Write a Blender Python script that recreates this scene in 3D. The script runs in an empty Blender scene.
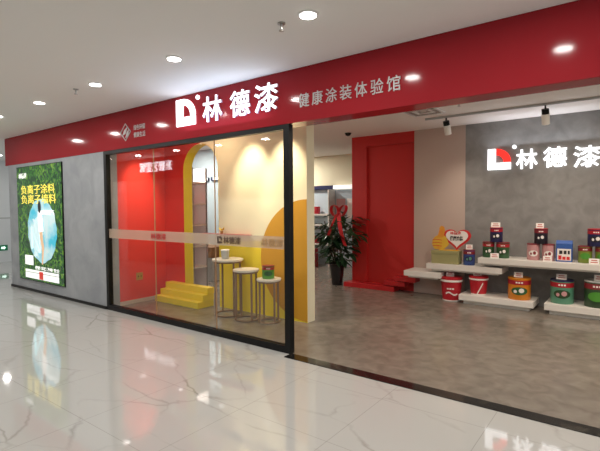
import bpy, bmesh, math, random
from mathutils import Vector, Matrix
PI = math.pi
random.seed(7)
C = bpy.context.scene.collection
S = bpy.context.scene

# ------------------------------------------------------------------ camera
YAW, PITCH, ROLL, FPX = math.radians(36.963), math.radians(-2.3995), math.radians(-0.408), 445.36
f_ = Vector((-math.sin(YAW)*math.cos(PITCH), math.cos(YAW)*math.cos(PITCH), math.sin(PITCH)))
r_ = Vector((math.cos(YAW), math.sin(YAW), 0)); u_ = r_.cross(f_)
r2 = r_*math.cos(ROLL)+u_*math.sin(ROLL); u2 = -r_*math.sin(ROLL)+u_*math.cos(ROLL)
cd = bpy.data.cameras.new('camera'); cam = bpy.data.objects.new('camera', cd); C.objects.link(cam)
cd.sensor_fit = 'HORIZONTAL'; cd.sensor_width = 36; cd.lens = FPX/600*36; cd.clip_start = 0.02
cam.matrix_world = Matrix(((r2.x, u2.x, -f_.x, 0), (r2.y, u2.y, -f_.y, 0), (r2.z, u2.z, -f_.z, 1.55), (0, 0, 0, 1)))
S.camera = cam
# ------------------------------------------------------------------ world, exposure
S.view_settings.view_transform = 'Standard'; S.view_settings.look = 'None'
S.view_settings.exposure = 0.0; S.view_settings.gamma = 1; S.view_settings.use_curve_mapping = False
w = bpy.data.worlds.new('world'); S.world = w; w.use_nodes = True
w.node_tree.nodes['Background'].inputs[0].default_value = (0.9, 0.95, 1.0, 1)
w.node_tree.nodes['Background'].inputs[1].default_value = 1.0
P_MALL, P_SHOP, P_SPOT, P_WASH, P_RED, P_DEEP, P_ALC, P_SIDE = 11.0, 28.0, 30.0, 125.0, 150.0, 52.0, 13.0, 22.0

def lamp(name, kind, loc, power, color=(1, 1, 1), target=None, **kw):
    l = bpy.data.lights.new(name, kind); l.energy = power; l.color = color
    for k, v in kw.items(): setattr(l, k, v)
    o = bpy.data.objects.new(name, l); C.objects.link(o); o.location = loc
    if target: o.rotation_euler = (Vector(target)-Vector(loc)).to_track_quat('-Z', 'Y').to_euler()
    return o

# ------------------------------------------------------------------ materials
def mat(name, col, rough=.5, metal=0, emit=None, estr=0, noise=None, coat=0, spec=.5):
    m = bpy.data.materials.new(name); m.use_nodes = True; n = m.node_tree.nodes; L = m.node_tree.links
    b = n['Principled BSDF']
    b.inputs['Base Color'].default_value = (*col, 1); b.inputs['Roughness'].default_value = rough
    b.inputs['Metallic'].default_value = metal; b.inputs['Coat Weight'].default_value = coat
    b.inputs['Specular IOR Level'].default_value = spec
    if emit:
        b.inputs['Emission Color'].default_value = (*emit, 1); b.inputs['Emission Strength'].default_value = estr
    if noise:
        sc, col2, lo, hi = noise
        t = n.new('ShaderNodeTexCoord'); nz = n.new('ShaderNodeTexNoise'); nz.inputs['Scale'].default_value = sc
        nz.inputs['Detail'].default_value = 5; nz.inputs['Distortion'].default_value = .6
        r = n.new('ShaderNodeValToRGB'); r.color_ramp.elements[0].position = lo; r.color_ramp.elements[1].position = hi
        r.color_ramp.elements[0].color = (*col, 1); r.color_ramp.elements[1].color = (*col2, 1)
        L.new(t.outputs['Object'], nz.inputs['Vector']); L.new(nz.outputs['Fac'], r.inputs['Fac'])
        L.new(r.outputs['Color'], b.inputs['Base Color'])
    return m

def marble():
    m = mat('polished_marble', (.8, .8, .78), .045, coat=.3, spec=.6); n = m.node_tree.nodes; L = m.node_tree.links; b = n['Principled BSDF']
    t = n.new('ShaderNodeTexCoord')
    mp = n.new('ShaderNodeMapping'); mp.inputs['Rotation'].default_value = (0, 0, .6); mp.inputs['Scale'].default_value = (.75, 1.5, 1)
    L.new(t.outputs['Object'], mp.inputs['Vector'])
    nz = n.new('ShaderNodeTexNoise'); nz.inputs['Scale'].default_value = 1.6; nz.inputs['Detail'].default_value = 5
    L.new(mp.outputs['Vector'], nz.inputs['Vector'])
    ad = n.new('ShaderNodeVectorMath'); ad.operation = 'MULTIPLY_ADD'; ad.inputs[1].default_value = (.55, .55, 0)
    L.new(nz.outputs['Color'], ad.inputs[0]); L.new(mp.outputs['Vector'], ad.inputs[2])
    vo = n.new('ShaderNodeTexVoronoi'); vo.feature = 'DISTANCE_TO_EDGE'; vo.inputs['Scale'].default_value = 1.15
    L.new(ad.outputs[0], vo.inputs['Vector'])
    r = n.new('ShaderNodeValToRGB'); e = r.color_ramp.elements
    e[0].position = .0; e[0].color = (1, 1, 1, 1); e[1].position = .022; e[1].color = (0, 0, 0, 1)
    L.new(vo.outputs['Distance'], r.inputs['Fac'])
    n2 = n.new('ShaderNodeTexNoise'); n2.inputs['Scale'].default_value = 1.4; n2.inputs['Detail'].default_value = 3
    L.new(t.outputs['Object'], n2.inputs['Vector'])
    rr = n.new('ShaderNodeValToRGB'); rr.color_ramp.elements[0].position = .42; rr.color_ramp.elements[1].position = .66
    L.new(n2.outputs['Fac'], rr.inputs['Fac'])
    mu = n.new('ShaderNodeMath'); mu.operation = 'MULTIPLY'; L.new(r.outputs['Color'], mu.inputs[0]); L.new(rr.outputs['Color'], mu.inputs[1])
    mx = n.new('ShaderNodeMixRGB'); mx.inputs[1].default_value = (.50, .495, .47, 1); mx.inputs[2].default_value = (.33, .32, .29, 1)
    L.new(mu.outputs[0], mx.inputs[0])
    br = n.new('ShaderNodeTexBrick'); br.offset = 0; br.inputs['Scale'].default_value = 1; br.inputs['Brick Width'].default_value = .8; br.inputs['Row Height'].default_value = .8
    br.inputs['Mortar Size'].default_value = .0025; br.inputs['Color1'].default_value = br.inputs['Color2'].default_value = (1, 1, 1, 1); br.inputs['Mortar'].default_value = (.72, .72, .7, 1)
    L.new(t.outputs['Object'], br.inputs['Vector'])
    m2 = n.new('ShaderNodeMixRGB'); m2.blend_type = 'MULTIPLY'; m2.inputs[0].default_value = 1
    L.new(mx.outputs[0], m2.inputs[1]); L.new(br.outputs['Color'], m2.inputs[2]); L.new(m2.outputs[0], b.inputs['Base Color'])
    return m

def see_through(name, tint, base, refl=True, body=None, fac=0.0):
    m = bpy.data.materials.new(name); m.use_nodes = True; n = m.node_tree.nodes; L = m.node_tree.links
    for x in list(n): n.remove(x)
    o = n.new('ShaderNodeOutputMaterial'); tr = n.new('ShaderNodeBsdfTransparent'); tr.inputs[0].default_value = (*tint, 1)
    cur = tr
    if body:
        d = n.new('ShaderNodeBsdfDiffuse'); d.inputs[0].default_value = (*body, 1)
        mx = n.new('ShaderNodeMixShader'); mx.inputs[0].default_value = fac
        L.new(cur.outputs[0], mx.inputs[1]); L.new(d.outputs[0], mx.inputs[2]); cur = mx
    if refl:
        g = n.new('ShaderNodeBsdfGlossy'); g.inputs['Roughness'].default_value = 0
        lw = n.new('ShaderNodeLayerWeight'); lw.inputs['Blend'].default_value = .5
        pw = n.new('ShaderNodeMath'); pw.operation = 'POWER'; pw.inputs[1].default_value = 5; L.new(lw.outputs['Facing'], pw.inputs[0])
        ma = n.new('ShaderNodeMath'); ma.operation = 'MULTIPLY_ADD'; ma.inputs[1].default_value = 1-base; ma.inputs[2].default_value = base; L.new(pw.outputs[0], ma.inputs[0])
        mx = n.new('ShaderNodeMixShader'); L.new(ma.outputs[0], mx.inputs[0]); L.new(cur.outputs[0], mx.inputs[1]); L.new(g.outputs[0], mx.inputs[2]); cur = mx
    L.new(cur.outputs[0], o.inputs[0])
    return m

def leaves_print():
    m = mat('printed_foliage', (.05, .2, .03), .25); n = m.node_tree.nodes; L = m.node_tree.links; b = n['Principled BSDF']
    t = n.new('ShaderNodeTexCoord'); v = n.new('ShaderNodeTexNoise'); v.inputs['Scale'].default_value = 9; v.inputs['Detail'].default_value = 6; v.inputs['Distortion'].default_value = 1.5
    L.new(t.outputs['Object'], v.inputs['Vector'])
    r = n.new('ShaderNodeValToRGB'); e = r.color_ramp.elements
    e[0].position = .35; e[0].color = (.004, .03, .012, 1); e[1].position = .78; e[1].color = (.22, .38, .05, 1)
    k = e.new(.52); k.color = (.025, .12, .02, 1)
    L.new(v.outputs['Fac'], r.inputs['Fac']); L.new(r.outputs['Color'], b.inputs['Base Color']); L.new(r.outputs['Color'], b.inputs['Emission Color'])
    b.inputs['Emission Strength'].default_value = .42
    return m

def sky_print():
    m = mat('printed_sky', (.3, .7, .8), .25); n = m.node_tree.nodes; L = m.node_tree.links; b = n['Principled BSDF']
    t = n.new('ShaderNodeTexCoord'); v = n.new('ShaderNodeTexNoise'); v.inputs['Scale'].default_value = 2.2; v.inputs['Detail'].default_value = 4
    L.new(t.outputs['Object'], v.inputs['Vector'])
    r = n.new('ShaderNodeValToRGB'); e = r.color_ramp.elements
    e[0].position = .4; e[0].color = (.06, .5, .66, 1); e[1].position = .6; e[1].color = (.6, .78, .8, 1)
    L.new(v.outputs['Fac'], r.inputs['Fac']); L.new(r.outputs['Color'], b.inputs['Base Color']); L.new(r.outputs['Color'], b.inputs['Emission Color'])
    b.inputs['Emission Strength'].default_value = .5
    return m

M = dict(
 marble=marble(),
 vinyl=mat('mottled_vinyl', (.175, .15, .12), .22, noise=(6.5, (.245, .213, .175), .33, .67)),
 blackstone=mat('black_marble', (.012, .011, .01), .1, noise=(7, (.09, .075, .055), .55, .8)),
 ceil=mat('white_ceiling_paint', (.86, .85, .82), .9),
 ceil_in=mat('shop_ceiling_paint', (.88, .83, .78), .9),
 fascia=mat('red_acrylic', (.33, .021, .028), .10, spec=.12),
 grey=mat('grey_stucco', (.30, .315, .335), .75, noise=(2.6, (.40, .415, .43), .35, .7)),
 greyin=mat('grey_textured_plaster', (.215, .212, .205), .7, noise=(5.5, (.285, .282, .27), .34, .68)),
 pale=mat('pale_pink_beige_paint', (.52, .41, .35), .8),
 red=mat('red_wall_paint', (.52, .016, .014), .55),
 redin=mat('scarlet_wall_paint', (.72, .035, .024), .6),
 redslab=mat('red_lacquer', (.46, .014, .018), .35),
 cream=mat('cream_wall_paint', (.80, .74, .54), .75),
 yellow=mat('yellow_paint', (.86, .66, .035), .5),
 ochre=mat('ochre_paint', (.58, .29, .02), .6),
 seal=mat('tan_sealant', (.45, .25, .12), .5),
 skirt=mat('beige_skirting', (.55, .45, .38), .5),
 black=mat('black_metal', (.008, .008, .008), .4, spec=.2),
 glass=see_through('clear_glass', (.96, .97, .965), .035),
 frost=see_through('frosted_film', (.95, .93, .9), 1.3, False, (.72, .58, .46), .38),
 film_red=mat('red_film_print', (.45, .03, .03), .5),
 film_dark=mat('brown_film_print', (.09, .05, .035), .5),
 film_tan=mat('tan_film_print', (.40, .25, .12), .5),
 white=mat('white_lacquer', (.78, .75, .69), .4),
 whitewall=mat('white_wall_panel', (.74, .76, .76), .3),
 led=mat('white_led_face', (1, 1, 1), .5, emit=(.93, .92, 1), estr=1.9),
 led_opp=mat('bright_led_face', (1, 1, 1), .5, emit=(.93, .95, 1), estr=9),
 led_in=mat('white_led_face_inside', (1, 1, 1), .5, emit=(.95, .97, 1), estr=1.7),
 led_red=mat('red_led_face', (.8, .02, .02), .5, emit=(1, .03, .02), estr=1.2),
 led_side=mat('letter_return', (.55, .45, .6), .4),
 silver=mat('silver_letter', (.52, .50, .49), .45, metal=.2),
 lamp=mat('lamp_diffuser', (1, 1, 1), .5, emit=(1, .98, .94), estr=14),
 lampring=mat('lamp_ring', (.85, .85, .83), .4),
 chrome=mat('brushed_metal', (.45, .44, .42), .35, metal=.8),
 leafp=leaves_print(), sky=sky_print(),
 p_white=mat('print_white', (.9, .9, .88), .3, emit=(.95, .95, .92), estr=.75),
 p_cloud=mat('print_pale_cloud', (.62, .8, .82), .3, emit=(.62, .82, .85), estr=.55),
 p_yellow=mat('print_yellow', (.9, .75, .12), .3, emit=(1, .78, .12), estr=.7),
 p_hair=mat('print_dark', (.02, .02, .025), .3),
 p_skin=mat('print_skin', (.8, .5, .3), .3, emit=(.8, .5, .3), estr=.5),
 p_red=mat('print_red', (.7, .05, .03), .3, emit=(.8, .05, .03), estr=.4),
 p_grey=mat('print_grey', (.45, .46, .45), .3),
 tan=mat('tan_metal', (.27, .17, .105), .4, metal=.1),
 tabletop=mat('pale_tabletop', (.75, .68, .58), .35),
 brass=mat('brass_plate', (.5, .33, .1), .35, metal=.5),
 leaf=mat('dark_leaf', (.014, .045, .018), .35, noise=(14, (.03, .085, .03), .4, .65)),
 stem=mat('brown_stem', (.07, .045, .02), .7),
 pot=mat('black_glazed_pot', (.01, .01, .011), .2),
 soil=mat('soil', (.03, .02, .012), .95),
 ribbon=mat('red_ribbon', (.62, .02, .03), .4),
 tinred=mat('tin_red', (.40, .012, .025), .35),
 tinnavy=mat('tin_navy', (.02, .022, .09), .35),
 tinblack=mat('tin_black', (.016, .014, .024), .35),
 tinblue=mat('tin_blue', (.03, .07, .26), .35),
 tinpink=mat('tin_pink', (.58, .30, .30), .4),
 tinmaroon=mat('tin_maroon', (.24, .02, .028), .35),
 tingreen=mat('tin_green', (.03, .11, .035), .35),
 tinolive=mat('tin_leaf_green', (.20, .27, .035), .35),
 tinbright=mat('tin_bright_green', (.08, .30, .035), .35),
 tinteal=mat('tin_teal', (.10, .30, .19), .35),
 tindark=mat('tin_dark_green', (.022, .06, .02), .35),
 tinorange=mat('tin_orange', (.68, .23, .012), .35),
 bucketred=mat('bucket_red', (.47, .012, .022), .4),
 olive=mat('olive_card', (.34, .32, .14), .7),
 card=mat('white_card', (.85, .80, .75), .6),
 cardink=mat('card_ink', (.5, .12, .1), .6),
 boxblue=mat('carton_blue', (.03, .10, .36), .5),
 ink=mat('black_ink', (.02, .015, .015), .6),
 heartred=mat('heart_red', (.62, .02, .02), .45),
 thumb=mat('thumb_yellow', (.72, .45, .04), .45, noise=(5, (.72, .2, .02), .45, .7)),
 bluegrey=mat('blue_grey_panel', (.46, .55, .60), .5),
 navy=mat('navy_header', (.02, .022, .08), .4),
 wood=mat('brown_wood', (.26, .11, .03), .4, noise=(6, (.34, .16, .05), .4, .6)),
 exitgreen=mat('exit_green', (.0, .10, .04), .4, emit=(0, .12, .05), estr=.5),
 exitwhite=mat('exit_white', (.8, 1, .9), .4, emit=(.7, 1, .85), estr=1.2),
 oppdark=mat('dark_brown_fascia', (.05, .035, .04), .4),
 oppwall=mat('warm_grey_wall', (.30, .25, .22), .6),
 concrete=mat('rear_wall_paint', (.5, .49, .47), .8),
)
# ------------------------------------------------------------------ helpers
def box(bm, x0, x1, y0, y1, z0, z1):
    vs = [bm.verts.new((x, y, z)) for x in (x0, x1) for y in (y0, y1) for z in (z0, z1)]
    for f in ((0, 1, 3, 2), (4, 6, 7, 5), (0, 4, 5, 1), (2, 3, 7, 6), (0, 2, 6, 4), (1, 5, 7, 3)): bm.faces.new([vs[i] for i in f])
def prism(bm, pts, y0, y1):                      # outline in x,z pushed along y
    a = [bm.verts.new((x, y0, z)) for x, z in pts]; b = [bm.verts.new((x, y1, z)) for x, z in pts]; n = len(pts)
    bm.faces.new(a); bm.faces.new(b[::-1])
    for i in range(n): bm.faces.new((a[i], b[i], b[(i+1) % n], a[(i+1) % n]))
def lathe(bm, prof, x=0, y=0, seg=32):           # prof: (radius, z) bottom to top
    rings = []
    for r, z in prof:
        rings.append([bm.verts.new((x+r*math.cos(2*PI*i/seg), y+r*math.sin(2*PI*i/seg), z)) for i in range(seg)])
    for a, b in zip(rings, rings[1:]):
        for i in range(seg): bm.faces.new((a[i], a[(i+1) % seg], b[(i+1) % seg], b[i]))
    bm.faces.new(rings[0][::-1]); bm.faces.new(rings[-1])
def tube(bm, pts, r, seg=10, closed=False):
    pts = [Vector(p) for p in pts]; n = len(pts); rings = []
    for i, p in enumerate(pts):
        a = pts[(i-1) % n] if (closed or i > 0) else p; b = pts[(i+1) % n] if (closed or i < n-1) else p
        d = (b-a).normalized(); s = d.cross(Vector((0, 0, 1)))
        if s.length < .01: s = d.cross(Vector((1, 0, 0)))
        s.normalize(); t = d.cross(s)
        rings.append([bm.verts.new(p+r*(s*math.cos(2*PI*k/seg)+t*math.sin(2*PI*k/seg))) for k in range(seg)])
    for i in range(n if closed else n-1):
        a, b = rings[i], rings[(i+1) % n]
        for k in range(seg): bm.faces.new((a[k], a[(k+1) % seg], b[(k+1) % seg], b[k]))
    if not closed: bm.faces.new(rings[0][::-1]); bm.faces.new(rings[-1])
def curved_patch(bm, r, x, y, a0, a1, z0, z1, oval=False, n=14):   # a piece of print on a tin's side, at angle range a0..a1
    rows = 10; g = []
    am, zm = (a0+a1)/2, (z0+z1)/2
    for j in range(rows+1):
        row = []
        for i in range(n+1):
            s, t = i/n*2-1, j/rows*2-1
            if oval: s, t = s*math.sqrt(1-t*t/2), t*math.sqrt(1-s*s/2)
            a = am+s*(a1-a0)/2; z = zm+t*(z1-z0)/2
            row.append(bm.verts.new((x+r*math.cos(a), y+r*math.sin(a), z)))
        g.append(row)
    for j in range(rows):
        for i in range(n): bm.faces.new((g[j][i], g[j][i+1], g[j+1][i+1], g[j+1][i]))
def obj(name, bm, m, parent=None, loc=None, bevel=0, smooth=False):
    me = bpy.data.meshes.new(name)
    bmesh.ops.recalc_face_normals(bm, faces=bm.faces); bm.to_mesh(me); bm.free()
    me.materials.append(m)
    o = bpy.data.objects.new(name, me); C.objects.link(o)
    if smooth:
        for p in me.polygons: p.use_smooth = True
        md = o.modifiers.new('edge', 'EDGE_SPLIT'); md.split_angle = math.radians(40)
    if bevel:
        md = o.modifiers.new('bevel', 'BEVEL'); md.width = bevel; md.segments = 2; md.limit_method = 'ANGLE'
    if parent: o.parent = parent
    if loc: o.location = loc
    return o
def bx(name, m, x0, x1, y0, y1, z0, z1, parent=None, bevel=0):
    bm = bmesh.new(); box(bm, x0, x1, y0, y1, z0, z1); return obj(name, bm, m, parent, bevel=bevel)
def tag(o, label, cat, group=None):
    o['label'] = label; o['category'] = cat
    if group: o['group'] = group
    return o
def thing(name, label, cat, loc=(0, 0, 0), group=None):
    o = bpy.data.objects.new(name, None); C.objects.link(o); o.location = loc; o.empty_display_size = .1
    return tag(o, label, cat, group)
def struct(name, bm, m, parent=None, **k):
    o = obj(name, bm, m, parent, **k); o['kind'] = 'structure'; return o
def sbx(name, m, *c, parent=None, bevel=0):
    bm = bmesh.new(); box(bm, *c); return struct(name, bm, m, parent, bevel=bevel)
def glyph(name, text, m, x0, x1, z0, z1, y, depth, parent=None, bold=0.0, back=False, side=None):
    """lettering that fills the box x0..x1, z0..z1 and faces -y (or +y when back)"""
    c = bpy.data.curves.new(name, 'FONT'); c.body = text; c.extrude = .02; c.offset = bold; c.resolution_u = 3
    t = bpy.data.objects.new(name, c); C.objects.link(t)
    me = bpy.data.meshes.new_from_object(t.evaluated_get(bpy.context.evaluated_depsgraph_get()))
    C.objects.unlink(t); bpy.data.objects.remove(t); bpy.data.curves.remove(c)
    xs = [v.co.x for v in me.vertices]; ys = [v.co.y for v in me.vertices]
    xa, xb, ya, yb = min(xs), max(xs), min(ys), max(ys)
    for v in me.vertices:
        u = (v.co.x-xa)/(xb-xa); q = (v.co.y-ya)/(yb-ya); d = depth if v.co.z > 0 else 0
        v.co = (x0+(x1-x0)*u, y-d, z0+(z1-z0)*q) if not back else (x1-(x1-x0)*u, y+d, z0+(z1-z0)*q)
    me.materials.clear(); me.materials.append(m)
    if side:
        me.materials.append(side); me.update()
        for p in me.polygons:
            if abs(p.normal.y) < .5: p.material_index = 1
    me.name = name
    o = bpy.data.objects.new(name, me); C.objects.link(o)
    if parent: o.parent = parent
    return o
def oval(cx, cz, rx, rz, n=40, a0=0, a1=2*PI):
    return [(cx+rx*math.cos(a0+(a1-a0)*i/n), cz+rz*math.sin(a0+(a1-a0)*i/n)) for i in range(n if a1-a0 > 6.2 else n+1)]

# ------------------------------------------------------------------ setting
YF = 3.63          # shop front line
YB = 4.76          # back wall of the window display
ZC = 2.95          # corridor ceiling
ZI = 2.89          # shop ceiling
YR = 7.62          # rear wall of the shop
sbx('floor', M['marble'], -18, 5, -5, YF+.0, -.1, 0)
bm = bmesh.new(); box(bm, -18, -10.0, YF, 9, -.1, 0); struct('floor_corridor', bm, M['marble'])
sbx('trim_1', M['blackstone'], -2.87, 3, YF-.11, YF+.02, 0, .006)
sbx('floor_shop', M['vinyl'], -10.0, 3, YF, 10.6, -.1, 0)
sbx('ceiling', M['ceil'], -18, 5, -5, YF+.24, ZC, ZC+.1)
sbx('ceiling_corridor', M['ceil'], -18, -10.13, YF+.24, 9, ZC, ZC+.1)
sbx('ceiling_shop', M['ceil_in'], -10.0, 3, YF+.24, 10.6, ZI, ZI+.1)
sbx('wall_left', M['whitewall'], -14.85, -14.7, -5, 9, 0, ZC)
sbx('trim_2', M['p_grey'], -14.7, -14.685, -5, 9, 1.27, 1.30)
sbx('wall_front', M['grey'], -9.98, -6.45, YF, YF+.22, 0, 2.405)
sbx('baseboard_front', M['black'], -10.0, -6.45, YF-.015, YF, 0, .045)
sbx('wall_side', M['grey'], -9.98, -9.78, YF+.22, 10.6, 0, ZC)
sbx('wall_right', M['greyin'], 2.6, 2.8, YF+.24, 10.6, 0, ZC)
sbx('wall_behind', M['concrete'], -5.6, 5, -4.2, -4.0, 0, ZC)
sbx('wall_opposite', M['oppwall'], -14.7, -5.6, -.45, -.25, 0, ZC)
sbx('wall_passage', M['concrete'], -5.6, -5.4, -4.0, -.45, 0, ZC)
sbx('trim_3', M['oppdark'], -14.7, -5.6, -.25, -.20, 2.35, ZC)
sbx('trim_4', M['whitewall'], -12.8, -12.2, -.25, -.17, 0, 2.35)

# red fascia board
fa = thing('fascia_board', 'long glossy red fascia board running above the whole shopfront', 'fascia', (-5, YF, 2.4))
bx('board', M['fascia'], -5.13, 8, 0, .235, .008, .548, fa, bevel=.004)

# alcove behind the glass
sbx('wall_alcove', M['redin'], -6.60, -6.50, YF+.22, YB+.18, 0, ZI)
sbx('baseboard_alcove', M['skirt'], -6.50, -6.488, YF+.08, YB, 0, .06)
AX, AR, AZ = -5.57, .42, 2.15           # arch centre, radius, spring height
def arch_wall(name, m, x0, x1, right):
    bm = bmesh.new()
    if not right:
        pts = [(x0, 0), (AX-AR, 0)] + [(AX+AR*math.cos(a), AZ+AR*math.sin(a)) for a in [PI-PI/2*i/16 for i in range(17)]] + [(AX, ZI), (x0, ZI)]
    else:
        pts = [(AX, ZI), (AX, AZ+AR)] + [(AX+AR*math.cos(a), AZ+AR*math.sin(a)) for a in [PI/2-PI/2*i/16 for i in range(17)]] + [(AX+AR, 0), (x1, 0), (x1, ZI)]
    prism(bm, pts, YB, YB+.17); return struct(name, bm, m)
arch_wall('wall_arch', M['redin'], -6.50, AX, False)
arch_wall('wall_back', M['cream'], AX, -3.465, True)
bm = bmesh.new()                         # yellow lining of the arch opening
o1 = [(AX-AR, 0)] + [(AX+AR*math.cos(a), AZ+AR*math.sin(a)) for a in [PI-PI*i/32 for i in range(33)]] + [(AX+AR, 0)]
i1 = [(AX-AR+.004, 0)] + [(AX+(AR-.004)*math.cos(a), AZ+(AR-.004)*math.sin(a)) for a in [PI-PI*i/32 for i in range(33)]] + [(AX+AR-.004, 0)]
for (a, b), (c, d) in zip(zip(o1, o1[1:]), zip(i1, i1[1:])):
    prism(bm, [a, b, d, c], YB-.004, YB+.172)
struct('trim_5', bm, M['yellow'])
bm = bmesh.new(); box(bm, AX+AR, -3.465, YB-.003, YB, 0, 1.06); struct('wall_back_yellow', bm, M['yellow'])
bm = bmesh.new()
prism(bm, [(-3.465+.82*math.cos(a), .83+.82*math.sin(a)) for a in [PI/2+PI*i/40 for i in range(41)]], YB-.006, YB-.0032)
struct('wall_back_ochre', bm, M['ochre'])

# rear of the shop
bm = bmesh.new(); box(bm, -2.275, 2.6, YR, YR+.2, 0, ZI); struct('wall_rear', bm, M['greyin'])
sbx('wall_rear_pale', M['pale'], -3.17, -2.275, YR, YR+.2, 0, ZI)
bm = bmesh.new()
box(bm, -4.45, -4.13, YR, YR+.3, 0, ZI); box(bm, -4.13, -3.17, YR, YR+.3, 2.69, ZI); box(bm, -4.13, -3.17, YR+.05, YR+.3, 0, 2.69)
struct('wall_red', bm, M['red'])
sbx('wall_far', M['cream'], -9.78, 2.6, 9.9, 10.1, 0, ZI)
sbx('wall_inner', M['bluegrey'], -9.78, -7.3, 7.0, 7.1, 0, ZI)

# window
wi = sbx('window_1', M['black'], -6.45, -6.38, YF, YF+.07, 0, 2.405)
def wpart(name, m, *c):
    o = bx(name, m, *c, wi); o['kind'] = 'structure'; return o
wpart('window_frame', M['black'], -2.942, -2.87, YF, YF+.07, 0, 2.405)
wpart('window_frame', M['black'], -6.38, -2.942, YF, YF+.07, 0, .075)
wpart('window_frame', M['black'], -6.38, -2.942, YF, YF+.07, 2.355, 2.405)
for a, b in ((-6.38, -5.241), (-5.235, -4.036), (-4.030, -2.942)):
    wpart('pane', M['glass'], a, b, YF+.03, YF+.042, .075, 2.355)
for a in (-5.241, -4.036): wpart('sealant_joint', M['seal'], a, a+.006, YF+.029, YF+.043, .075, 2.355)
bm = bmesh.new(); box(bm, -6.38, -2.942, YF+.024, YF+.027, 1.10, 1.235)
fb = obj('frosted_band', bm, M['frost'], wi); fb['kind'] = 'structure'
for x0, x1, m in ((-5.32, -4.98, 'film_red'), (-3.99, -3.60, 'film_dark'), (-3.29, -2.98, 'film_tan')):
    bm = bmesh.new(); s = .085; z0 = 1.122
    if m == 'film_dark':
        prism(bm, [(x0, z0), (x0+s, z0), (x0+s, z0+.025), (x0+.025, z0+.025), (x0+.025, z0+s), (x0, z0+s)], YF+.020, YF+.0235)
        prism(bm, [(x0+.035, z0+s), (x0+.035, z0+s-.02), (x0+s-.022, z0+s-.03), (x0+s-.022, z0+.035), (x0+s, z0+.035), (x0+s, z0+s-.02), (x0+s-.02, z0+s)], YF+.020, YF+.0235)
        g = obj('film_logo', bm, M[m], wi); g['kind'] = 'structure'; x0 += s+.02
    else: bm.free()
    g = glyph('film_lettering', '林德漆', M[m], x0, x1, z0, z0+s, YF+.0235, .0035, wi, .012); g['kind'] = 'structure'

# ------------------------------------------------------------------ signs
def logo(name, root, x0, x1, z0, z1, y, d, m1, m2, ri=.34, dot=.028, dz=.01):
    w_, h_ = x1-x0, z1-z0
    P = lambda u, v: (x0+u*w_, z0+v*h_)
    bm = bmesh.new()
    prism(bm, [P(0, 0), P(1, 0), P(1, .32), P(.34, .32), P(.34, 1), P(0, 1)], y-d, y); obj('logo_corner', bm, m1, root)
    bm = bmesh.new()
    out = [P(.36+.64*math.sin(a), .36+.64*math.cos(a)) for a in [PI/2*i/18 for i in range(19)]]
    inn = [P(.36+ri*math.sin(a), .36+ri*math.cos(a)) for a in [PI/2*i/18 for i in range(19)]]
    a_ = [P(.395, 1)]+out[2:]; b_ = [P(.395, .355+ri)]+inn[2:]
    for (p, q), (r, s) in zip(zip(a_, a_[1:]), zip(b_, b_[1:])): prism(bm, [p, q, s, r], y-d, y)
    bmesh.ops.remove_doubles(bm, verts=bm.verts, dist=1e-5)
    obj('logo_arc', bm, m2, root)
    bm = bmesh.new(); prism(bm, oval(x1+.05, z1+dz, dot, dot, 20), y-d, y); obj('registered_mark', bm, m1, root)
sg = thing('shop_sign', 'large glowing white channel letters 林德漆 on the red fascia', 'sign', (-3.84, YF, 2.4))
def local(root): return lambda x: x-root.location.x
sgx = -3.84
for o_ in (0,):
    logo('logo', sg, -4.665-sgx, -4.31-sgx, .17, .50, -.0015, .02, M['led'], M['led'], .41, .026, -.015)
    for ch, a, b, z0, z1 in (('林', -4.165, -3.83, .165, .462), ('德', -3.70, -3.395, .163, .455), ('漆', -3.325, -2.99, .162, .462)):
        glyph('letter', ch, M['led'], a-sgx, b-sgx, z0, z1, -.0015, .02, sg, .013, side=M['led_side'])
lamp('sign_glow', 'AREA', (-3.84, YF-.12, 2.45), 4.0, (.58, .74, 1), target=(-3.84, YF-.6, 4), shape='RECTANGLE', size=1.4, size_y=.2)
s2 = thing('slogan_sign', 'thin silver letters 健康涂装体验馆 on the red fascia', 'sign', (-2.18, YF, 2.4))
for i, ch in enumerate('健康涂装体验馆'):
    a = -2.732+2.18+i*.1615
    glyph('letter', ch, M['silver'], a, a+.128, .15, .285, -.0015, .006, s2, .004)
s3 = thing('emblem_sign', 'small silver diamond leaf emblem with two lines of characters', 'sign', (-5.83, YF, 2.4))
bm = bmesh.new(); D4 = [(0, .355), (.13, .23), (0, .105), (-.13, .23)]
for i in range(4):
    (x0, z0), (x1, z1) = D4[i], D4[(i+1) % 4]; k = .9
    prism(bm, [(x0, z0), (x1, z1), (x1*k, .23+(z1-.23)*k), (x0*k, .23+(z0-.23)*k)], -.010, -.0015)
obj('diamond_outline', bm, M['silver'], s3)
for pts in ([(-.07, .19), (.0, .21), (.05, .30), (-.03, .26)], [(0, .15), (.07, .19), (.08, .26), (.03, .22)]):
    bm = bmesh.new(); prism(bm, pts, -.010, -.0015); obj('leaf', bm, M['silver'], s3)
for txt, z in (('绿色环保', .235), ('健康生活', .135)):
    glyph('lettering', txt, M['silver'], .20, .47, z, z+.072, -.0015, .004, s3, .0)
s4 = thing('wall_sign', 'glowing white 林德漆 letters with red logo on grey rear wall', 'sign', (-1.16, YR, 2.1))
ox = 1.16
logo('logo', s4, -1.915+ox, -1.575+ox, .02, .35, -.0015, .035, M['led_in'], M['led_red'])
for ch, a, b, z0, z1 in (('林', -1.50, -1.20, .012, .312), ('德', -1.125, -.815, .012, .318), ('漆', -.735, -.405, -.01, .30)):
    glyph('letter', ch, M['led_in'], a+ox, b+ox, z0, z1, -.0015, .02, s4, .014)
s5 = thing('opposite_sign', 'glowing white sign across the corridor, seen mirrored in the shop glass', 'sign', (-10.66, -.20, 2.54))
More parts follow.
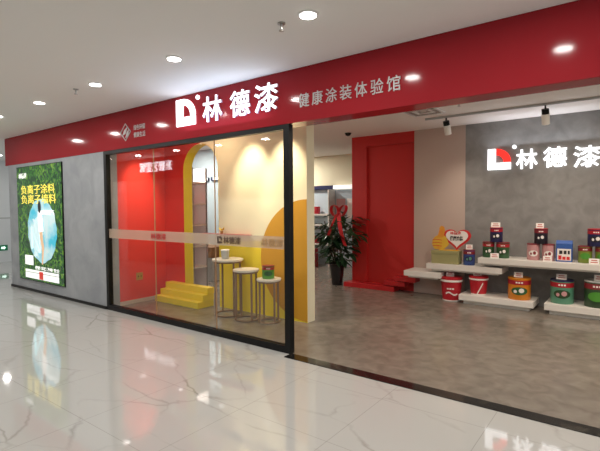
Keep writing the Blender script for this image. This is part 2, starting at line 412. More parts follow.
for i, ch in enumerate('馆壹艺德米'):
    a = -.74+i*.30
    glyph('letter', ch, M['led_opp'], a, a+.26, .02, .30, .0015, .02, s5, .012, back=True)

# ------------------------------------------------------------------ light box poster
po = thing('light_box_poster', 'tall backlit green poster with yellow headline on the grey wall', 'poster', (-8.645, YF, .22))
px = 8.645; pz = -.22
bx('frame', M['black'], -.905, .905, -.02, -.001, -.012, 2.122, po)
prn = bx('print', M['leafp'], -.895, .895, -.024, -.0205, 0, 2.11, po)
bm = bmesh.new(); prism(bm, [(x+.012*math.sin(i*7.3), z+.012*math.sin(i*5.7)) for i, (x, z) in enumerate(oval(.11, .93, .57, .58, 90))], -.026, -.0243); obj('sky_picture', bm, M['sky'], prn)
def flat(name, pts, m, k=0):
    bm = bmesh.new(); prism(bm, pts, -.028-k*.001, -.0263-k*.001); obj(name, bm, M[m], prn)
flat('cloud_picture', [(x+.05*math.sin(i*1.9), z+.05*math.sin(i*1.3)) for i, (x, z) in enumerate(oval(-.10, .80, .22, .34, 48))], 'p_cloud')
flat('figure_legs', [(.0, 1.02), (.13, 1.0), (.15, .80), (.19, .62), (.12, .32), (.08, .32), (.10, .62), (.03, .80)], 'p_skin', 1)
flat('figure_dress', [(-.02, 1.28), (.12, 1.30), (.16, 1.12), (.18, .92), (.0, .90), (-.03, 1.1)], 'p_white', 2)
flat('figure_hair', oval(.05, 1.36, .06, .11, 20), 'p_hair', 3)
glyph('headline', '负离子涂料', M['p_yellow'], -.70, .66, 1.60, 1.77, -.0285, .003, prn, .004)
glyph('headline', '负离子墙料', M['p_yellow'], -.70, .70, 1.42, 1.59, -.0285, .003, prn, .004)
glyph('brand_lettering', '林德漆', M['p_white'], -.80, -.46, 1.90, 2.0, -.0245, .002, prn, .02)
glyph('caption', '清新空气', M['p_white'], .13, .62, 1.22, 1.31, -.0285, .002, prn, .02)
flat('white_square', [(-.62, .28), (-.27, .28), (-.27, .46), (-.62, .46)], 'p_white')
glyph('fine_print', '健康 环保 净味 安全', M['p_white'], -.2, .74, .21, .28, -.0245, .002, prn, .02)
flat('white_bar', [(-.62, .15), (.72, .15), (.72, .195), (-.62, .195)], 'p_white')
flat('white_bar', [(-.62, .035), (.72, .035), (.72, .14), (-.62, .14)], 'p_white')
flat('red_stamp', [(-.04, .04), (.12, .04), (.12, .18), (-.04, .18)], 'p_red', 1)

# ------------------------------------------------------------------ ceiling fittings
def down_mesh():
    a = bmesh.new(); lathe(a, [(.066, -.010), (.076, -.005), (.076, -.001)], seg=28)
    b = bmesh.new(); lathe(b, [(.06, -.014), (.06, -.0105)], seg=28)
    return a, b
def downlight(x, y, z, label, group, power, first=[]):
    r = thing('ceiling_downlight', label, 'ceiling light', (x, y, z), group)
    if not first:
        a, b = down_mesh(); first.append(obj('ring', a, M['lampring'], r)); first.append(obj('diffuser', b, M['lamp'], r))
    else:
        for p in first: c = p.copy(); C.objects.link(c); c.parent = r
    if power:
        lamp('downlight_lamp', 'AREA', (x, y, z-.03), power, (1, .975, .935), shape='DISK', size=.15)
nm = {-1.93: 'round ceiling downlight nearest the camera, at top centre of the photo',
      -3.48: 'round ceiling downlight above the glowing logo of the fascia sign',
      -4.89: 'round ceiling downlight above the small diamond emblem',
      -6.30: 'round ceiling downlight above the poster end of the red fascia',
      -7.69: 'round ceiling downlight cut by the left edge of the photo'}
for x in (-9.10, -7.69, -6.30, -4.89, -3.48, -1.93, -.53, .9):
    downlight(x, 2.68, ZC, nm.get(x, 'round ceiling downlight of the front row, seen only as a reflection in the red fascia'), 'front row of corridor downlights', P_MALL)
for x in (-13.3, -11.88, -10.42, -8.85, -7.38, -6.0, -4.6, -3.2, -1.8, -.4):
    downlight(x, .5, ZC, 'round ceiling downlight of the second row, seen only mirrored in the shop glass', 'second row of corridor downlights', P_MALL)
for x in (-11.5, -13.2):
    downlight(x, 4.6, ZC, 'round ceiling downlight beyond the far end of the shop', 'downlights past the shop end', P_MALL)
def sprinkler(x, y, z, label):
    bm = bmesh.new(); lathe(bm, [(.005, -.06), (.02, -.06), (.02, -.056), (.006, -.054), (.008, -.03), (.012, -.012), (.03, -.01), (.03, 0)], seg=16)
    o = obj('sprinkler_head', bm, M['chrome'], loc=(x, y, z-.001), smooth=True); tag(o, label, 'sprinkler', 'ceiling sprinklers')
sprinkler(-5.27, 2.65, ZC, 'small ceiling sprinkler left of the diamond emblem')
sprinkler(-2.18, 2.68, ZC, 'small ceiling sprinkler beside the nearest downlight')
sprinkler(-1.84, 5.87, ZI, 'small sprinkler on the shop ceiling beside the air vent')
v = thing('air_vent', 'square white air diffuser in the shop ceiling', 'vent', (-2.43, 6.16, ZI))
for i, (nm_, m) in enumerate((('frame', 'lampring'), ('louvre', 'chrome'), ('louvre', 'lampring'), ('louvre', 'chrome'))):
    s = .24-.055*i; t = s-.03; bm = bmesh.new(); z0, z1 = -.02+i*.004, -.001
    for c in ((-s, s, -s, -t), (-s, s, t, s), (-s, -t, -t, t), (t, s, -t, t)): box(bm, *c, z0, z1)
    obj(nm_, bm, M[m], v)
tag(bx('lighting_track', M['p_grey'], -2.6, 1.2, 6.66, 6.69, ZI-.03, ZI-.001), 'thin grey lighting track across the shop ceiling', 'track')
def track_spot(x, tx, label, p):
    r = thing('track_spotlight', label, 'spotlight', (x, 6.675, ZI-.031), 'spotlights on the ceiling track')
    bm = bmesh.new(); tube(bm, [(0, 0, 0), (0, 0, -.07)], .01); obj('stem', bm, M['black'], r)
    d = (Vector((tx, YR, 1.3))-Vector((x, 6.675, ZI-.12))).normalized(); d = (d+Vector((0, 0, -.4))).normalized()
    a = Vector((0, 0, -.06)); b = a+d*.05; c = a+d*.19
    bm = bmesh.new(); tube(bm, [a-d*.015, b], .045, 20); obj('cap', bm, M['black'], r)
    bm = bmesh.new(); tube(bm, [b, c], .05, 20); obj('lamp_shade', bm, M['white'], r)
    lamp('track_lamp', 'SPOT', Vector((x, 6.675, ZI-.031))+c+d*.01, p, (1, .86, .72), target=(tx, YR, 1.2), spot_size=1.5, spot_blend=1, shadow_soft_size=.05)
track_spot(-2.28, -2.2, 'white track spotlight near the red wall panel', P_SPOT)
track_spot(-.97, -1.0, 'white track spotlight above the glowing rear wall sign', P_SPOT)
bm = bmesh.new(); lathe(bm, [(.02, -.055), (.045, -.04), (.05, -.02), (.06, -.012), (.06, -.001)], -4.216, 7.08, 20)
for q in bm.verts: q.co.z += ZI
tag(obj('dome_camera', bm, M['black'], smooth=True), 'small black dome camera on ceiling beside the red wall', 'camera')
# unseen fill lamps added to brighten the shop rooms, plus rear sign glow
for x, y in ((1.6, 6.4), (.6, 6.2)): lamp('shop_side_fill', 'AREA', (x, y, ZI-.02), P_SIDE, (1, .87, .74), shape='DISK', size=.3)  # added fill at the right side, lifts shop ceiling and floor
lamp('rear_sign_glow', 'AREA', (-1.16, YR-.12, 2.42), 4.0, (.85, .9, 1), target=(-1.16, YR-.5, 3.2), shape='RECTANGLE', size=1.5, size_y=.15)
for x in (-1.0, 1.0): lamp('shop_fill', 'AREA', (x, 5.2, ZI-.02), P_SHOP, (1, .85, .70), shape='DISK', size=.3)  # added fill, hidden behind the fascia
for x, y in ((-7.4, 9.0), (-7.9, 6.1), (-6.75, 5.3)): lamp('room_fill', 'AREA', (x, y, ZI-.02), P_DEEP, (1, .93, .84), shape='DISK', size=.3)  # added fill for the deep room and the space beyond the arch
# wall washers of the window display
for x in (-4.42, -3.80): lamp('wall_washer', 'SPOT', (x, 4.25, ZI-.05), P_WASH, (1, .85, .60), target=(x, YB, 1.85), spot_size=1.0, spot_blend=.9, shadow_soft_size=.03)
lamp('red_washer', 'SPOT', (-5.85, 4.2, ZI-.05), P_RED, (1, .76, .5), target=(-6.5, 4.25, 1.75), spot_size=.75, spot_blend=1, shadow_soft_size=.04)
lamp('display_fill', 'AREA', (-5.0, 4.15, ZI-.03), P_ALC, (1, .80, .54), shape='DISK', size=.3)  # added ambient fill for the display, no fitting

# ------------------------------------------------------------------ window display
st = thing('display_steps', 'small flight of three yellow steps leading up to the arch', 'steps', (-5.84, YB-.008, 0))
for i in range(3):
    bx('step', M['yellow'], -.53+.02*i, .55+.01*i, -.32+.09*i, -.002, .10*i+.001*(i > 0), .10*(i+1), st, bevel=.006)
def table(x, y, r, h, label):
    t = thing('side_table', label, 'table', (x, y, 0), 'round nesting side tables')
    bm = bmesh.new(); lathe(bm, [(r-.008, h-.03), (r, h-.026), (r, h-.004), (r-.004, h)], seg=48); obj('tabletop', bm, M['tabletop'], t, smooth=True)
    rr = r*.86
    bm = bmesh.new(); tube(bm, [(rr*math.cos(2*PI*i/40), rr*math.sin(2*PI*i/40), .0115) for i in range(40)], .0115, 8, True); obj('base_ring', bm, M['tan'], t, smooth=True)
    bm = bmesh.new(); tube(bm, [(rr*math.cos(2*PI*i/40), rr*math.sin(2*PI*i/40), h-.042) for i in range(40)], .011, 8, True); obj('top_ring', bm, M['tan'], t, smooth=True)
    for k in range(4):
        a = PI/4+.45+k*PI/2
        bm = bmesh.new(); tube(bm, [(rr*math.cos(a), rr*math.sin(a), .012), (rr*math.cos(a), rr*math.sin(a), h-.04)], .0145, 8); obj('leg', bm, M['tan'], t, smooth=True)
table(-4.69, 4.49, .225, .81, 'tallest round side table, nearest the yellow steps')
table(-4.27, 4.43, .18, .70, 'middle height round side table of the three behind the glass')
table(-3.93, 4.515, .166, .59, 'lowest round side table, beside the ochre disc')
cu = thing('paper_cup', 'small grey cup on the tallest side table', 'cup', (-4.71, 4.46, .8115))
bm = bmesh.new(); lathe(bm, [(.05, 0), (.056, .06), (.06, .115)], seg=24); obj('body', bm, M['p_grey'], cu, smooth=True)
bm = bmesh.new(); lathe(bm, [(.062, .116), (.062, .128), (.055, .132)], seg=24); obj('lid', bm, M['card'], cu, smooth=True)
so = thing('wall_socket', 'small brass wall socket low on the scarlet wall', 'socket', (-6.5, 4.23, .43))
plt = bx('plate', M['brass'], .001, .012, -.06, .06, -.06, .06, so, bevel=.003)
for yy in (-.025, .025): bx('socket_hole', M['black'], .0125, .014, yy-.008, yy+.008, -.012, .012, plt)
led = thing('reflection_ledge', 'thin red ledge standing in for a red line reflected in the shop glass', 'ledge', (-4.95, YB-.008, 1.13))  # ledge added in place of a red line reflected in the glass
bx('board', M['tinred'], -.50, .50, -.10, -.001, 0, .02, led)
pl = thing('reflection_flower', 'tiny yellow flower pot standing in for a yellow reflection in the shop glass', 'plant', (-5.03, YB-.06, 1.1515))  # pot added in place of the yellow part of that reflection
bm = bmesh.new(); lathe(bm, [(.018, 0), (.026, .035), (.026, .04)], seg=16); obj('pot', bm, M['brass'], pl, smooth=True)
bm = bmesh.new()
for i in range(14):
    a = i*2.4; d = Vector((math.cos(a), math.sin(a)*.4, 0)); b = Vector((0, 0, .04)); t = b+d*.07+Vector((0, 0, .03+.05*random.random())); s = Vector((-d.y, d.x, 0))*.012
    q = [bm.verts.new(p) for p in (b, (b+t)/2+s, t, (b+t)/2-s)]; bm.faces.new(q)
fo = obj('flower', bm, M['yellow'], pl)

# ------------------------------------------------------------------ tins
FA = lambda x, y: math.atan2(-y, -x)             # side of a tin that faces the entrance
def tin(name, label, cat, x, y, z, r, h, body, lid, band, pic=None, spot=None, group=None, handle=False):
    t = thing(name, label, cat, (x, y, z), group); a = FA(x, y)
    bm = bmesh.new(); lathe(bm, [(r-.004, .001), (r, .006), (r, h*.93), (r-.003, h*.94)], seg=40); obj('body', bm, M[body], t, smooth=True)
    bm = bmesh.new(); lathe(bm, [(r-.001, h*.942), (r+.004, h*.95), (r+.004, h*.99), (r-.006, h), (r-.01, h*.985)], seg=40); obj('lid', bm, M[lid], t, smooth=True)
    if band:
        bm = bmesh.new(); lathe(bm, [(r+.0005, h*.70), (r+.002, h*.70), (r+.002, h*.90), (r+.0005, h*.90)], seg=40); lb = obj('label_band', bm, M[band], t, smooth=True)
        bm = bmesh.new()
        for k in range(3): curved_patch(bm, r+.0035, 0, 0, a-.32+.23*k, a-.16+.23*k, h*.77, h*.84, n=4)
        obj('band_print', bm, M['card'], lb)
    if pic:
        bm = bmesh.new(); curved_patch(bm, r+.002, 0, 0, a-.75, a+.75, h*.24, h*.60, True); pc = obj('picture', bm, M[pic], t, smooth=True)
    if spot:
        bm = bmesh.new()
        curved_patch(bm, r+.004, 0, 0, a-.05, a+.42, h*.34, h*.55, True, 8); curved_patch(bm, r+.004, 0, 0, a-.5, a-.2, h*.32, h*.47, True, 8)
        obj('picture_highlight', bm, M[spot], pc, smooth=True)
    if handle:
        bm = bmesh.new(); rr = r+.012
        tube(bm, [(rr*math.cos(q), rr*math.sin(q), h*.80-.10*math.sin((q-a+1.57)/3.14*PI)) for q in [a-1.57+3.14*i/20 for i in range(21)]], .005, 6); obj('handle', bm, M['card'], t, smooth=True)
    return t
def price(x, y, z, label, w_=.10, h_=.075):
    t = thing('price_card', label, 'price card', (x, y, z), 'small white price cards'); a = FA(x, y)+PI/2; t.rotation_euler = (0, 0, a)
    bm = bmesh.new(); v_ = []
    for s in (1, -1):
        q = [bm.verts.new(p) for p in ((-w_/2, -.022*s, .0), (w_/2, -.022*s, .0), (w_/2, 0, h_), (-w_/2, 0, h_))]; bm.faces.new(q)
    o = cdp = obj('card', bm, M['card'], t); md = o.modifiers.new('thick', 'SOLIDIFY'); md.thickness = .002
    bm = bmesh.new(); k = .022/h_
    for z0, z1, u in ((.018, .03, .35), (.045, .058, .28)):
        q = [bm.verts.new((sx*w_*u, -.022+k*zz-.0035, zz)) for sx, zz in ((-1, z0), (1, z0), (1, z1), (-1, z1))]; bm.faces.new(q)
    obj('printing', bm, M['cardink'], cdp)

Z2, Z3, L1, L2 = .60, .745, .145, .155
YS = 7.32
# shelves
def slab(name, label, cat, m, x0, x1, y0, zt, th, lip, group):
    t = thing(name, label, cat, ((x0+x1)/2, YR-.001, zt-th), group); hw = (x1-x0)/2
    bx('board', m, -hw, hw, y0-YR, 0, 0, th, t, bevel=.004)
    if lip: bx('support', m, -hw+.06, hw-.06, y0-YR+.06, 0, -lip, -.001, t)
    return t
R3 = M['redslab']; G1 = 'red slabs at the foot of the red wall'; G2 = 'white wall shelves'
slab('stair_slab', 'lowest and widest red slab at the foot of the red wall', 'slab', R3, -4.517, -3.454, 7.40, .09, .0895, 0, G1)
slab('stair_slab', 'second red slab, stacked on the lowest one', 'slab', R3, -3.66, -3.253, 7.405, .188, .08, 0, G1)
slab('stair_slab', 'topmost red slab, just below the leftmost white shelf', 'slab', R3, -3.46, -3.057, 7.41, .28, .08, 0, G1)
W_ = M['white']
slab('wall_shelf', 'leftmost white shelf beside the red slabs, empty on top', 'shelf', W_, -3.15, -2.515, 7.13, .452, .09, .03, G2)
slab('wall_shelf', 'white shelf holding the heart sign and the blue tin', 'shelf', W_, -2.765, -1.59, 7.16, Z2, .09, .03, G2)
slab('wall_shelf', 'long highest white shelf under the rear wall sign', 'shelf', W_, -1.93, .7, 7.13, Z3, .085, .028, G2)
slab('wall_shelf', 'low white shelf holding the orange tin', 'shelf', W_, -2.215, -1.15, 7.12, L1, .09, .054, G2)
slab('wall_shelf', 'low white shelf holding the teal tin and dark green tin', 'shelf', W_, -1.01, .7, 7.10, L2, .095, .059, G2)

gb = thing('display_box', 'flat olive green box under the heart sign', 'box', (-2.48, YS, Z2))
bx('body', M['olive'], -.22, .22, -.10, .10, .001, .16, gb, bevel=.004); bx('lid', M['olive'], -.225, .225, -.105, .105, .161, .212, gb, bevel=.004)
hs = thing('heart_sign', 'heart shaped cut-out sign with a yellow thumbs up hand', 'sign', (-2.40, YS, Z2+.2135))
bx('base', M['thumb'], -.19, .12, -.04, .04, 0, .015, hs)
def heart(cx, cz, s): return [(cx+s*1.15*16*math.sin(t)**3/17, cz+s*(13*math.cos(t)-5*math.cos(2*t)-2*math.cos(3*t)-math.cos(4*t))/17) for t in [2*PI*i/48 for i in range(48)]]
bm = bmesh.new(); prism(bm, heart(.09, .205, .205), -.008, .008); obj('heart', bm, M['heartred'], hs)
bm = bmesh.new(); prism(bm, heart(.09, .213, .165), -.012, -.0085); hf = obj('heart_face', bm, M['card'], hs)
glyph('heart_lettering', '健康涂装', M['ink'], -.02, .19, .165, .245, -.0125, .002, hf, .03)
glyph('heart_lettering', '林德漆', M['heartred'], -.02, .16, .265, .315, -.0125, .002, hf, .02)
bm = bmesh.new(); prism(bm, [(-.30, .05), (-.27, .015), (-.12, .015), (-.03, .10), (-.08, .22), (-.12, .25), (-.10, .33), (-.115, .39), (-.16, .41), (-.195, .38), (-.20, .32), (-.22, .25), (-.27, .225), (-.31, .17), (-.32, .10)], -.02, -.0125)
th = obj('thumb_hand', bm, M['thumb'], hs, bevel=.004)
bm = bmesh.new()
for z in (.065, .115, .165): prism(bm, [(-.31, z), (-.22, z+.006), (-.15, z), (-.15, z+.009), (-.22, z+.016), (-.305, z+.009)], -.0225, -.0203)
obj('finger_line', bm, M['heartred'], th)
tin('paint_tin', 'blue paint tin with dark red lid beside the heart sign', 'paint tin', -2.115, YS, Z2, .088, .25, 'tinblue', 'tinmaroon', 'tinmaroon', 'tinnavy', 'tinteal')
price(-2.115, YS, Z2+.2515, 'price card on the blue tin beside the heart sign')
tin('paint_tin', 'left one of two dark green tins below a navy tin', 'paint tin', -1.822, YS, Z3, .085, .24, 'tingreen', 'tinmaroon', 'tinred', 'tindark', 'card')
tin('paint_tin', 'right one of two dark green tins below a navy tin', 'paint tin', -1.612, YS, Z3, .092, .24, 'tingreen', 'tinmaroon', 'tinred', 'tindark', 'card')
tin('paint_tin', 'navy tin with red lid on the two dark green tins', 'paint tin', -1.708, YS, Z3+.2415, .09, .225, 'tinnavy', 'tinred', 'tinred', 'tinblack', 'card')
price(-1.72, YS, Z3+.468, 'price card on the navy tin stacked over dark green tins', .13)
price(-1.70, YS-.13, Z3+.001, 'price card in front of the two dark green tins', .12)
tin('paint_tin', 'left one of two pink and maroon tins below the black tin', 'paint tin', -1.192, YS, Z3, .084, .24, 'tinpink', 'tinmaroon', None, 'card', 'tinmaroon')
tin('paint_tin', 'right one of two pink tins, beside the blue carton', 'paint tin', -.995, YS, Z3, .08, .24, 'tinpink', 'tinmaroon', None, 'card', 'tinmaroon')
tin('paint_tin', 'black tin with red lid on the two pink tins', 'paint tin', -1.094, YS, Z3+.2415, .088, .225, 'tinblack', 'tinred', 'tinmaroon', 'tinblack', 'card')
price(-1.11, YS, Z3+.468, 'price card on the black tin')
price(-.99, YS-.12, Z3+.001, 'price card in front of the right pink tin', .11)
cb = thing('carton', 'blue carton with white printed front beside the pink tins', 'carton', (-.795, YS, Z3)); cb.rotation_euler = (0, 0, .05)
bx('body', M['boxblue'], -.10, .10, -.06, .06, .001, .255, cb, bevel=.003)
bm = bmesh.new(); prism(bm, [(-.06, .256), (.06, .256), (.02, .30), (-.02, .30)], -.10, .10); top = obj('gable_top', bm, M['boxblue'], cb); top.rotation_euler = (0, 0, PI/2)
fl = bx('front_label', M['card'], -.085, .085, -.0635, -.0605, .02, .185, cb)
for x0, x1, z0, z1, m in ((-.06, -.02, .11, .16, 'ink'), (-.005, .03, .11, .16, 'ink'), (.045, .07, .11, .16, 'ink'), (-.07, -.03, .03, .09, 'heartred'), (-.02, .02, .03, .075, 'heartred'), (.03, .07, .03, .075, 'heartred')):
    bx('label_print', M[m], x0, x1, -.0655, -.064, z0, z1, fl)
tin('paint_tin', 'left leaf green tin under the rightmost navy tin', 'paint tin', -.545, YS, Z3, .084, .235, 'tinolive', 'tinmaroon', 'tinmaroon', 'tinbright', None)
tin('paint_tin', 'leaf green tin cut by the right edge of the photo', 'paint tin', -.345, YS, Z3, .084, .235, 'tinolive', 'tinmaroon', 'tinmaroon', 'tinbright', None)
tin('paint_tin', 'navy tin with red lid stacked on the leaf green tins', 'paint tin', -.42, YS, Z3+.2365, .102, .24, 'tinnavy', 'tinred', 'tinred', 'tinblack', 'card')
price(-.43, YS-.13, Z3+.001, 'price card in front of the leaf green tins', .12)
def bucket(x, y, z, r, h, label, stripe):
    t = thing('paint_bucket', label, 'paint bucket', (x, y, z), 'red paint buckets'); a = FA(x, y)
    bm = bmesh.new(); lathe(bm, [(r*.82, .02), (r*.98, h*.80)], seg=40); obj('body', bm, M['bucketred'], t, smooth=True)
    bm = bmesh.new(); lathe(bm, [(r*.80, .001), (r*.83, .004), (r*.825, .019)], seg=40); obj('base_rim', bm, M['card'], t, smooth=True)
    bm = bmesh.new(); lathe(bm, [(r*.98, h*.80), (r*1.06, h*.81), (r*1.06, h*.88), (r*1.0, h*.89)], seg=40); obj('white_rim', bm, M['card'], t, smooth=True)
    bm = bmesh.new(); lathe(bm, [(r*1.0, h*.891), (r*1.03, h*.90), (r*1.03, h*.98), (r*.97, h)], seg=40); obj('lid', bm, M['bucketred'], t, smooth=True)
    bm = bmesh.new()
    for k in range(12):
        u = k/11; s0 = r*(.84+.14*(.25+.4*u))+.006
        aa = a-.15+.6*u if stripe else a-.55+1.1*u
        zz = h*(.08+.55*u) if stripe else h*(.33+.05*math.sin(u*6))
        curved_patch(bm, s0, 0, 0, aa-.05, aa+.05, zz-.012, zz+.012, False, 2)
    if not stripe:
        for k in range(3): curved_patch(bm, r*.97, 0, 0, a-.45+.25*k, a-.25+.25*k, h*.50, h*.56, n=3)
    obj('label_print', bm, M['card'], t)
bucket(-2.395, 7.32, 0, .168, .392, 'tall red paint bucket with white rim standing on the floor', False)
bucket(-1.965, 7.32, L1, .140, .295, 'smaller red paint bucket with a diagonal white stripe on low shelf', True)
price(-2.41, 7.30, .3935, 'price card on the red bucket standing on the floor', .12, .06)
price(-1.98, 7.30, L1+.2965, 'price card on the smaller red bucket', .12, .055)
tin('large_paint_tin', 'orange paint tin with red band on the low shelf', 'paint tin', -1.372, 7.31, L1, .155, .325, 'tinorange', 'tinorange', 'tinred', 'tingreen', 'card', 'large paint tins on the low shelves')
price(-1.38, 7.28, L1+.3265, 'price card on the orange tin', .12)
tin('large_paint_tin', 'teal green paint tin with navy lid and red band', 'paint tin', -.814, 7.31, L2, .146, .335, 'tinteal', 'tinnavy', 'tinred', 'tindark', 'tinpink', 'large paint tins on the low shelves')
price(-.82, 7.28, L2+.3365, 'price card on the teal tin', .13)
tin('large_paint_tin', 'dark green paint tin with pale lid near the right edge', 'paint tin', -.395, 7.30, L2, .150, .36, 'tindark', 'p_grey', 'tinmaroon', 'tinbright', None, 'large paint tins on the low shelves')
price(-.37, 7.27, L2+.3615, 'price card on the dark green tin', .12)
t_ = tin('paint_tin', 'bright green tin with red top on the lowest side table', 'paint tin', -3.935, 4.51, .5905, .082, .175, 'tinbright', 'tinmaroon', 'tinred', 'tingreen', None)

# ------------------------------------------------------------------ plant with ribbon
PX, PY = -4.70, 7.46
pp = thing('potted_plant', 'leafy dark green plant in a tall black pot beside the red wall', 'plant', (PX, PY, 0))
bm = bmesh.new(); lathe(bm, [(.10, .001), (.105, .01), (.15, .40), (.16, .405), (.16, .435), (.145, .437), (.14, .41)], seg=32); obj('pot', bm, M['pot'], pp, smooth=True)
bm = bmesh.new(); lathe(bm, [(.13, .405), (.135, .42)], seg=24); obj('soil', bm, M['soil'], pp)
bm = bmesh.new(); tips = []
for i in range(9):
    a = i*2.4; s = .05+.03*(i % 3); h = 1.0+.45*random.random()
    top = Vector((s*3.2*math.cos(a), s*2.2*math.sin(a)-.03, h)); b0 = Vector((s*.6*math.cos(a), s*.6*math.sin(a), .415))
    mid = (b0+top)/2+Vector((.03*math.cos(a), .03*math.sin(a), 0)); tube(bm, [b0, mid, top], .009, 6); tips += [(b0, mid, top)]
obj('stem', bm, M['stem'], pp)
bm = bmesh.new()
for k in range(420):
    b0, mid, top = tips[k % 9]; u = random.random()**.7
    p = b0.lerp(mid, u*2) if u < .5 else mid.lerp(top, u*2-1)
    a = random.uniform(0, 2*PI); z = p.z
    wmax = .46*math.sin(PI*min(1, max(0.08, (z-.28)/1.42)))**.6
    d = Vector((math.cos(a), math.sin(a)*.55, random.uniform(-.55, .35))); ln = random.uniform(.14, .24)
    base = p+Vector((d.x, d.y, 0))*random.uniform(.05, max(.08, wmax-ln*.6)); n_ = 5; ww = ln*.24
    if base.y+d.y*ln+PY > 7.56: continue
    sd = d.cross(Vector((0, 0, 1))).normalized(); prev = None; dn = d.normalized()
    for i in range(n_+1):
        s = i/n_; c = base+dn*ln*s+Vector((0, 0, -.10*ln*s*s*4*.6)); wd = ww*math.sin(PI*min(.98, .04+s*.94))**.8
        row = [bm.verts.new(c-sd*wd+Vector((0, 0, wd*.35))), bm.verts.new(c), bm.verts.new(c+sd*wd+Vector((0, 0, wd*.35)))]
        if prev:
            bm.faces.new((prev[0], prev[1], row[1], row[0])); bm.faces.new((prev[1], prev[2], row[2], row[1]))
        prev = row
o = obj('foliage', bm, M['leaf'], pp); o['kind'] = 'stuff'
rb = thing('ribbon_bow', 'red ribbon bow with long tails tied to the plant top', 'ribbon', (PX+.19, PY-.24, 1.43))
def strip(name, pts, w_, parent):
    bm = bmesh.new(); prev = None
    for x, y, z, ang in pts:
        s = Vector((math.cos(ang), math.sin(ang)*.3, math.sin(ang)*.6))*w_/2
        row = (bm.verts.new(Vector((x, y, z))-s), bm.verts.new(Vector((x, y, z))+s))
        if prev: bm.faces.new((prev[0], prev[1], row[1], row[0]))
        prev = row
    o = obj(name, bm, M['ribbon'], parent); md = o.modifiers.new('thick', 'SOLIDIFY'); md.thickness = .003; return o
strip('tail', [(.02+.14*u**1.3, -.03-.03*math.sin(u*PI), -.02-.60*u, .3*math.sin(u*5)) for u in [i/14 for i in range(15)]], .085, rb)
strip('tail', [(-.02-.20*u**1.1, -.03-.03*math.sin(u*PI), -.02-.42*u, .5+.3*math.sin(u*4)) for u in [i/14 for i in range(15)]], .075, rb)
for sx in (-1, 1):
    bm = bmesh.new(); pts = [(sx*.085*(1-math.cos(t)), .02*math.sin(t), .10*math.sin(t)+.04*(1-math.cos(t))) for t in [2*PI*i/20 for i in range(21)]]
    prev = None
    for x, y, z in pts:
        row = (bm.verts.new((x, y-.05, z)), bm.verts.new((x, y+.05, z)))
        if prev: bm.faces.new((prev[0], prev[1], row[1], row[0]))
        prev = row
    o = obj('loop', bm, M['ribbon'], rb); md = o.modifiers.new('thick', 'SOLIDIFY'); md.thickness = .003
bm = bmesh.new(); bmesh.ops.create_uvsphere(bm, u_segments=14, v_segments=10, radius=.035); obj('knot', bm, M['ribbon'], rb, smooth=True)

# ------------------------------------------------------------------ deep room
dc = thing('display_cabinet', 'tall wall display with navy and white header in the deep room', 'cabinet', (-6.4, 9.89, 0))
bx('back_board', M['bluegrey'], -1.1, 1.1, -.06, -.001, .0, 1.99, dc)
bx('header', M['navy'], -1.1, .14, -.14, -.001, 2.0, 2.10, dc); bx('header', M['p_white'], .142, 1.1, -.14, -.001, 2.0, 2.10, dc)
for z in (.55, 1.05, 1.32): bx('shelf', M['white'], -1.1, .1, -.34, -.061, z, z+.04, dc)
for x in (-1.1, .12): bx('side_panel', M['white'], x, x+.03, -.36, -.061, .0, 1.99, dc)
for x0, m in ((.2, 'tinpink'), (.52, 'card'), (.80, 'tinpink')):
    bx('poster_panel', M[m], x0, x0+.26, -.066, -.0605, 1.25, 1.75, dc)
g_ = 'red tins in the deep room display'
for x, z in ((-7.12, 1.3615), (-6.92, 1.3615), (-6.72, 1.3615), (-6.98, .5915), (-6.76, .5915)):
    bm = bmesh.new(); lathe(bm, [(.08, 0), (.085, .005), (.085, .18), (.08, .19)], x, 9.68, 24)
    for q in bm.verts: q.co.z += z
    tag(obj('display_tin', bm, M['tinred'], smooth=True), 'small red tin on a shelf of the deep room display', 'paint tin', g_)
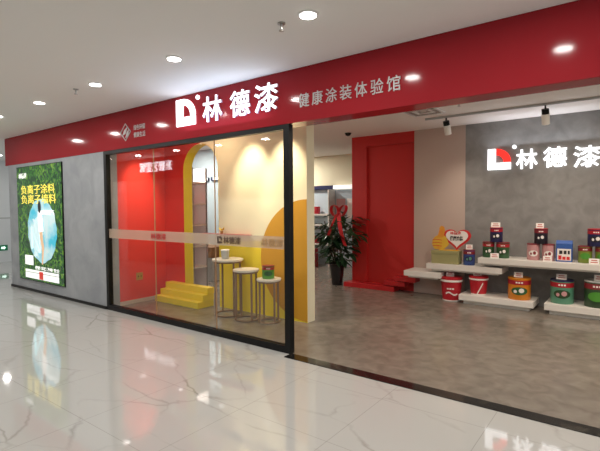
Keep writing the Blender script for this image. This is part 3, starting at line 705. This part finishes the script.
for i, z in enumerate((0, .231)):
    tag(bx('red_carton', M['tinred'], -6.86, -6.56, 9.25, 9.5, z+.001, z+.23, bevel=.004), ('lower' if i == 0 else 'upper')+' red carton stacked on the floor of the deep room', 'carton', 'red cartons on the deep room floor')
# seen through the arch
su = thing('shelf_unit', 'tall white shelf unit just inside the yellow arch', 'shelf', (-6.85, 5.62, 0))
bx('side_panel', M['white'], -.30, -.27, -.18, .18, .001, 2.3, su)
for yy in (-.17, .15): bx('post', M['chrome'], .23, .25, yy, yy+.02, .001, 2.3, su)
for z in (.4, .8, 1.2, 1.6, 2.0): bx('shelf', M['white'], -.27, .25, -.18, .18, z, z+.03, su)
bx('back_panel', M['whitewall'], -.27, .25, .16, .18, .001, 2.3, su)
sd = thing('sideboard', 'brown wooden counter seen through the yellow arch', 'counter', (-7.5, 6.5, 0))
bx('body', M['concrete'], -.95, .45, -.2, .2, .001, .50, sd); bx('top', M['wood'], -1.0, .5, -.25, .25, .501, .72, sd, bevel=.005)
for i, x in enumerate((-8.1, -7.55)):
    t = thing('linear_lamp', ('left' if i == 0 else 'right')+' bright strip lamp on the blue grey wall beyond the arch', 'lamp', (x, 6.999, 2.16), 'strip lamps beyond the arch')
    bx('housing', M['navy'], -.23, .23, -.05, -.001, 0, .08, t); bx('diffuser', M['p_white'], -.15, .22, -.056, -.051, .015, .075, t)
# low exit sign on the far wall
ex = thing('exit_sign', 'small green low level exit sign on the far left wall', 'exit sign', (-14.7, 5.08, .42))
bx('housing', M['exitgreen'], .001, .02, -.17, .17, -.08, .08, ex)
bm = bmesh.new(); prism(bm, [(0, -.03), (.07, -.03), (.07, -.055), (.12, 0), (.07, .055), (.07, .03), (0, .03)], -.0025, 0)
ar = obj('arrow', bm, M['exitwhite'], ex, loc=(.0235, .0, 0)); ar.rotation_euler = (0, 0, PI/2)
bm = bmesh.new(); prism(bm, [(-.12, -.05), (-.06, -.05), (-.06, .05), (-.12, .05)], -.0025, 0); fg = obj('running_figure', bm, M['exitwhite'], ex, loc=(.0235, 0, 0)); fg.rotation_euler = (0, 0, PI/2)
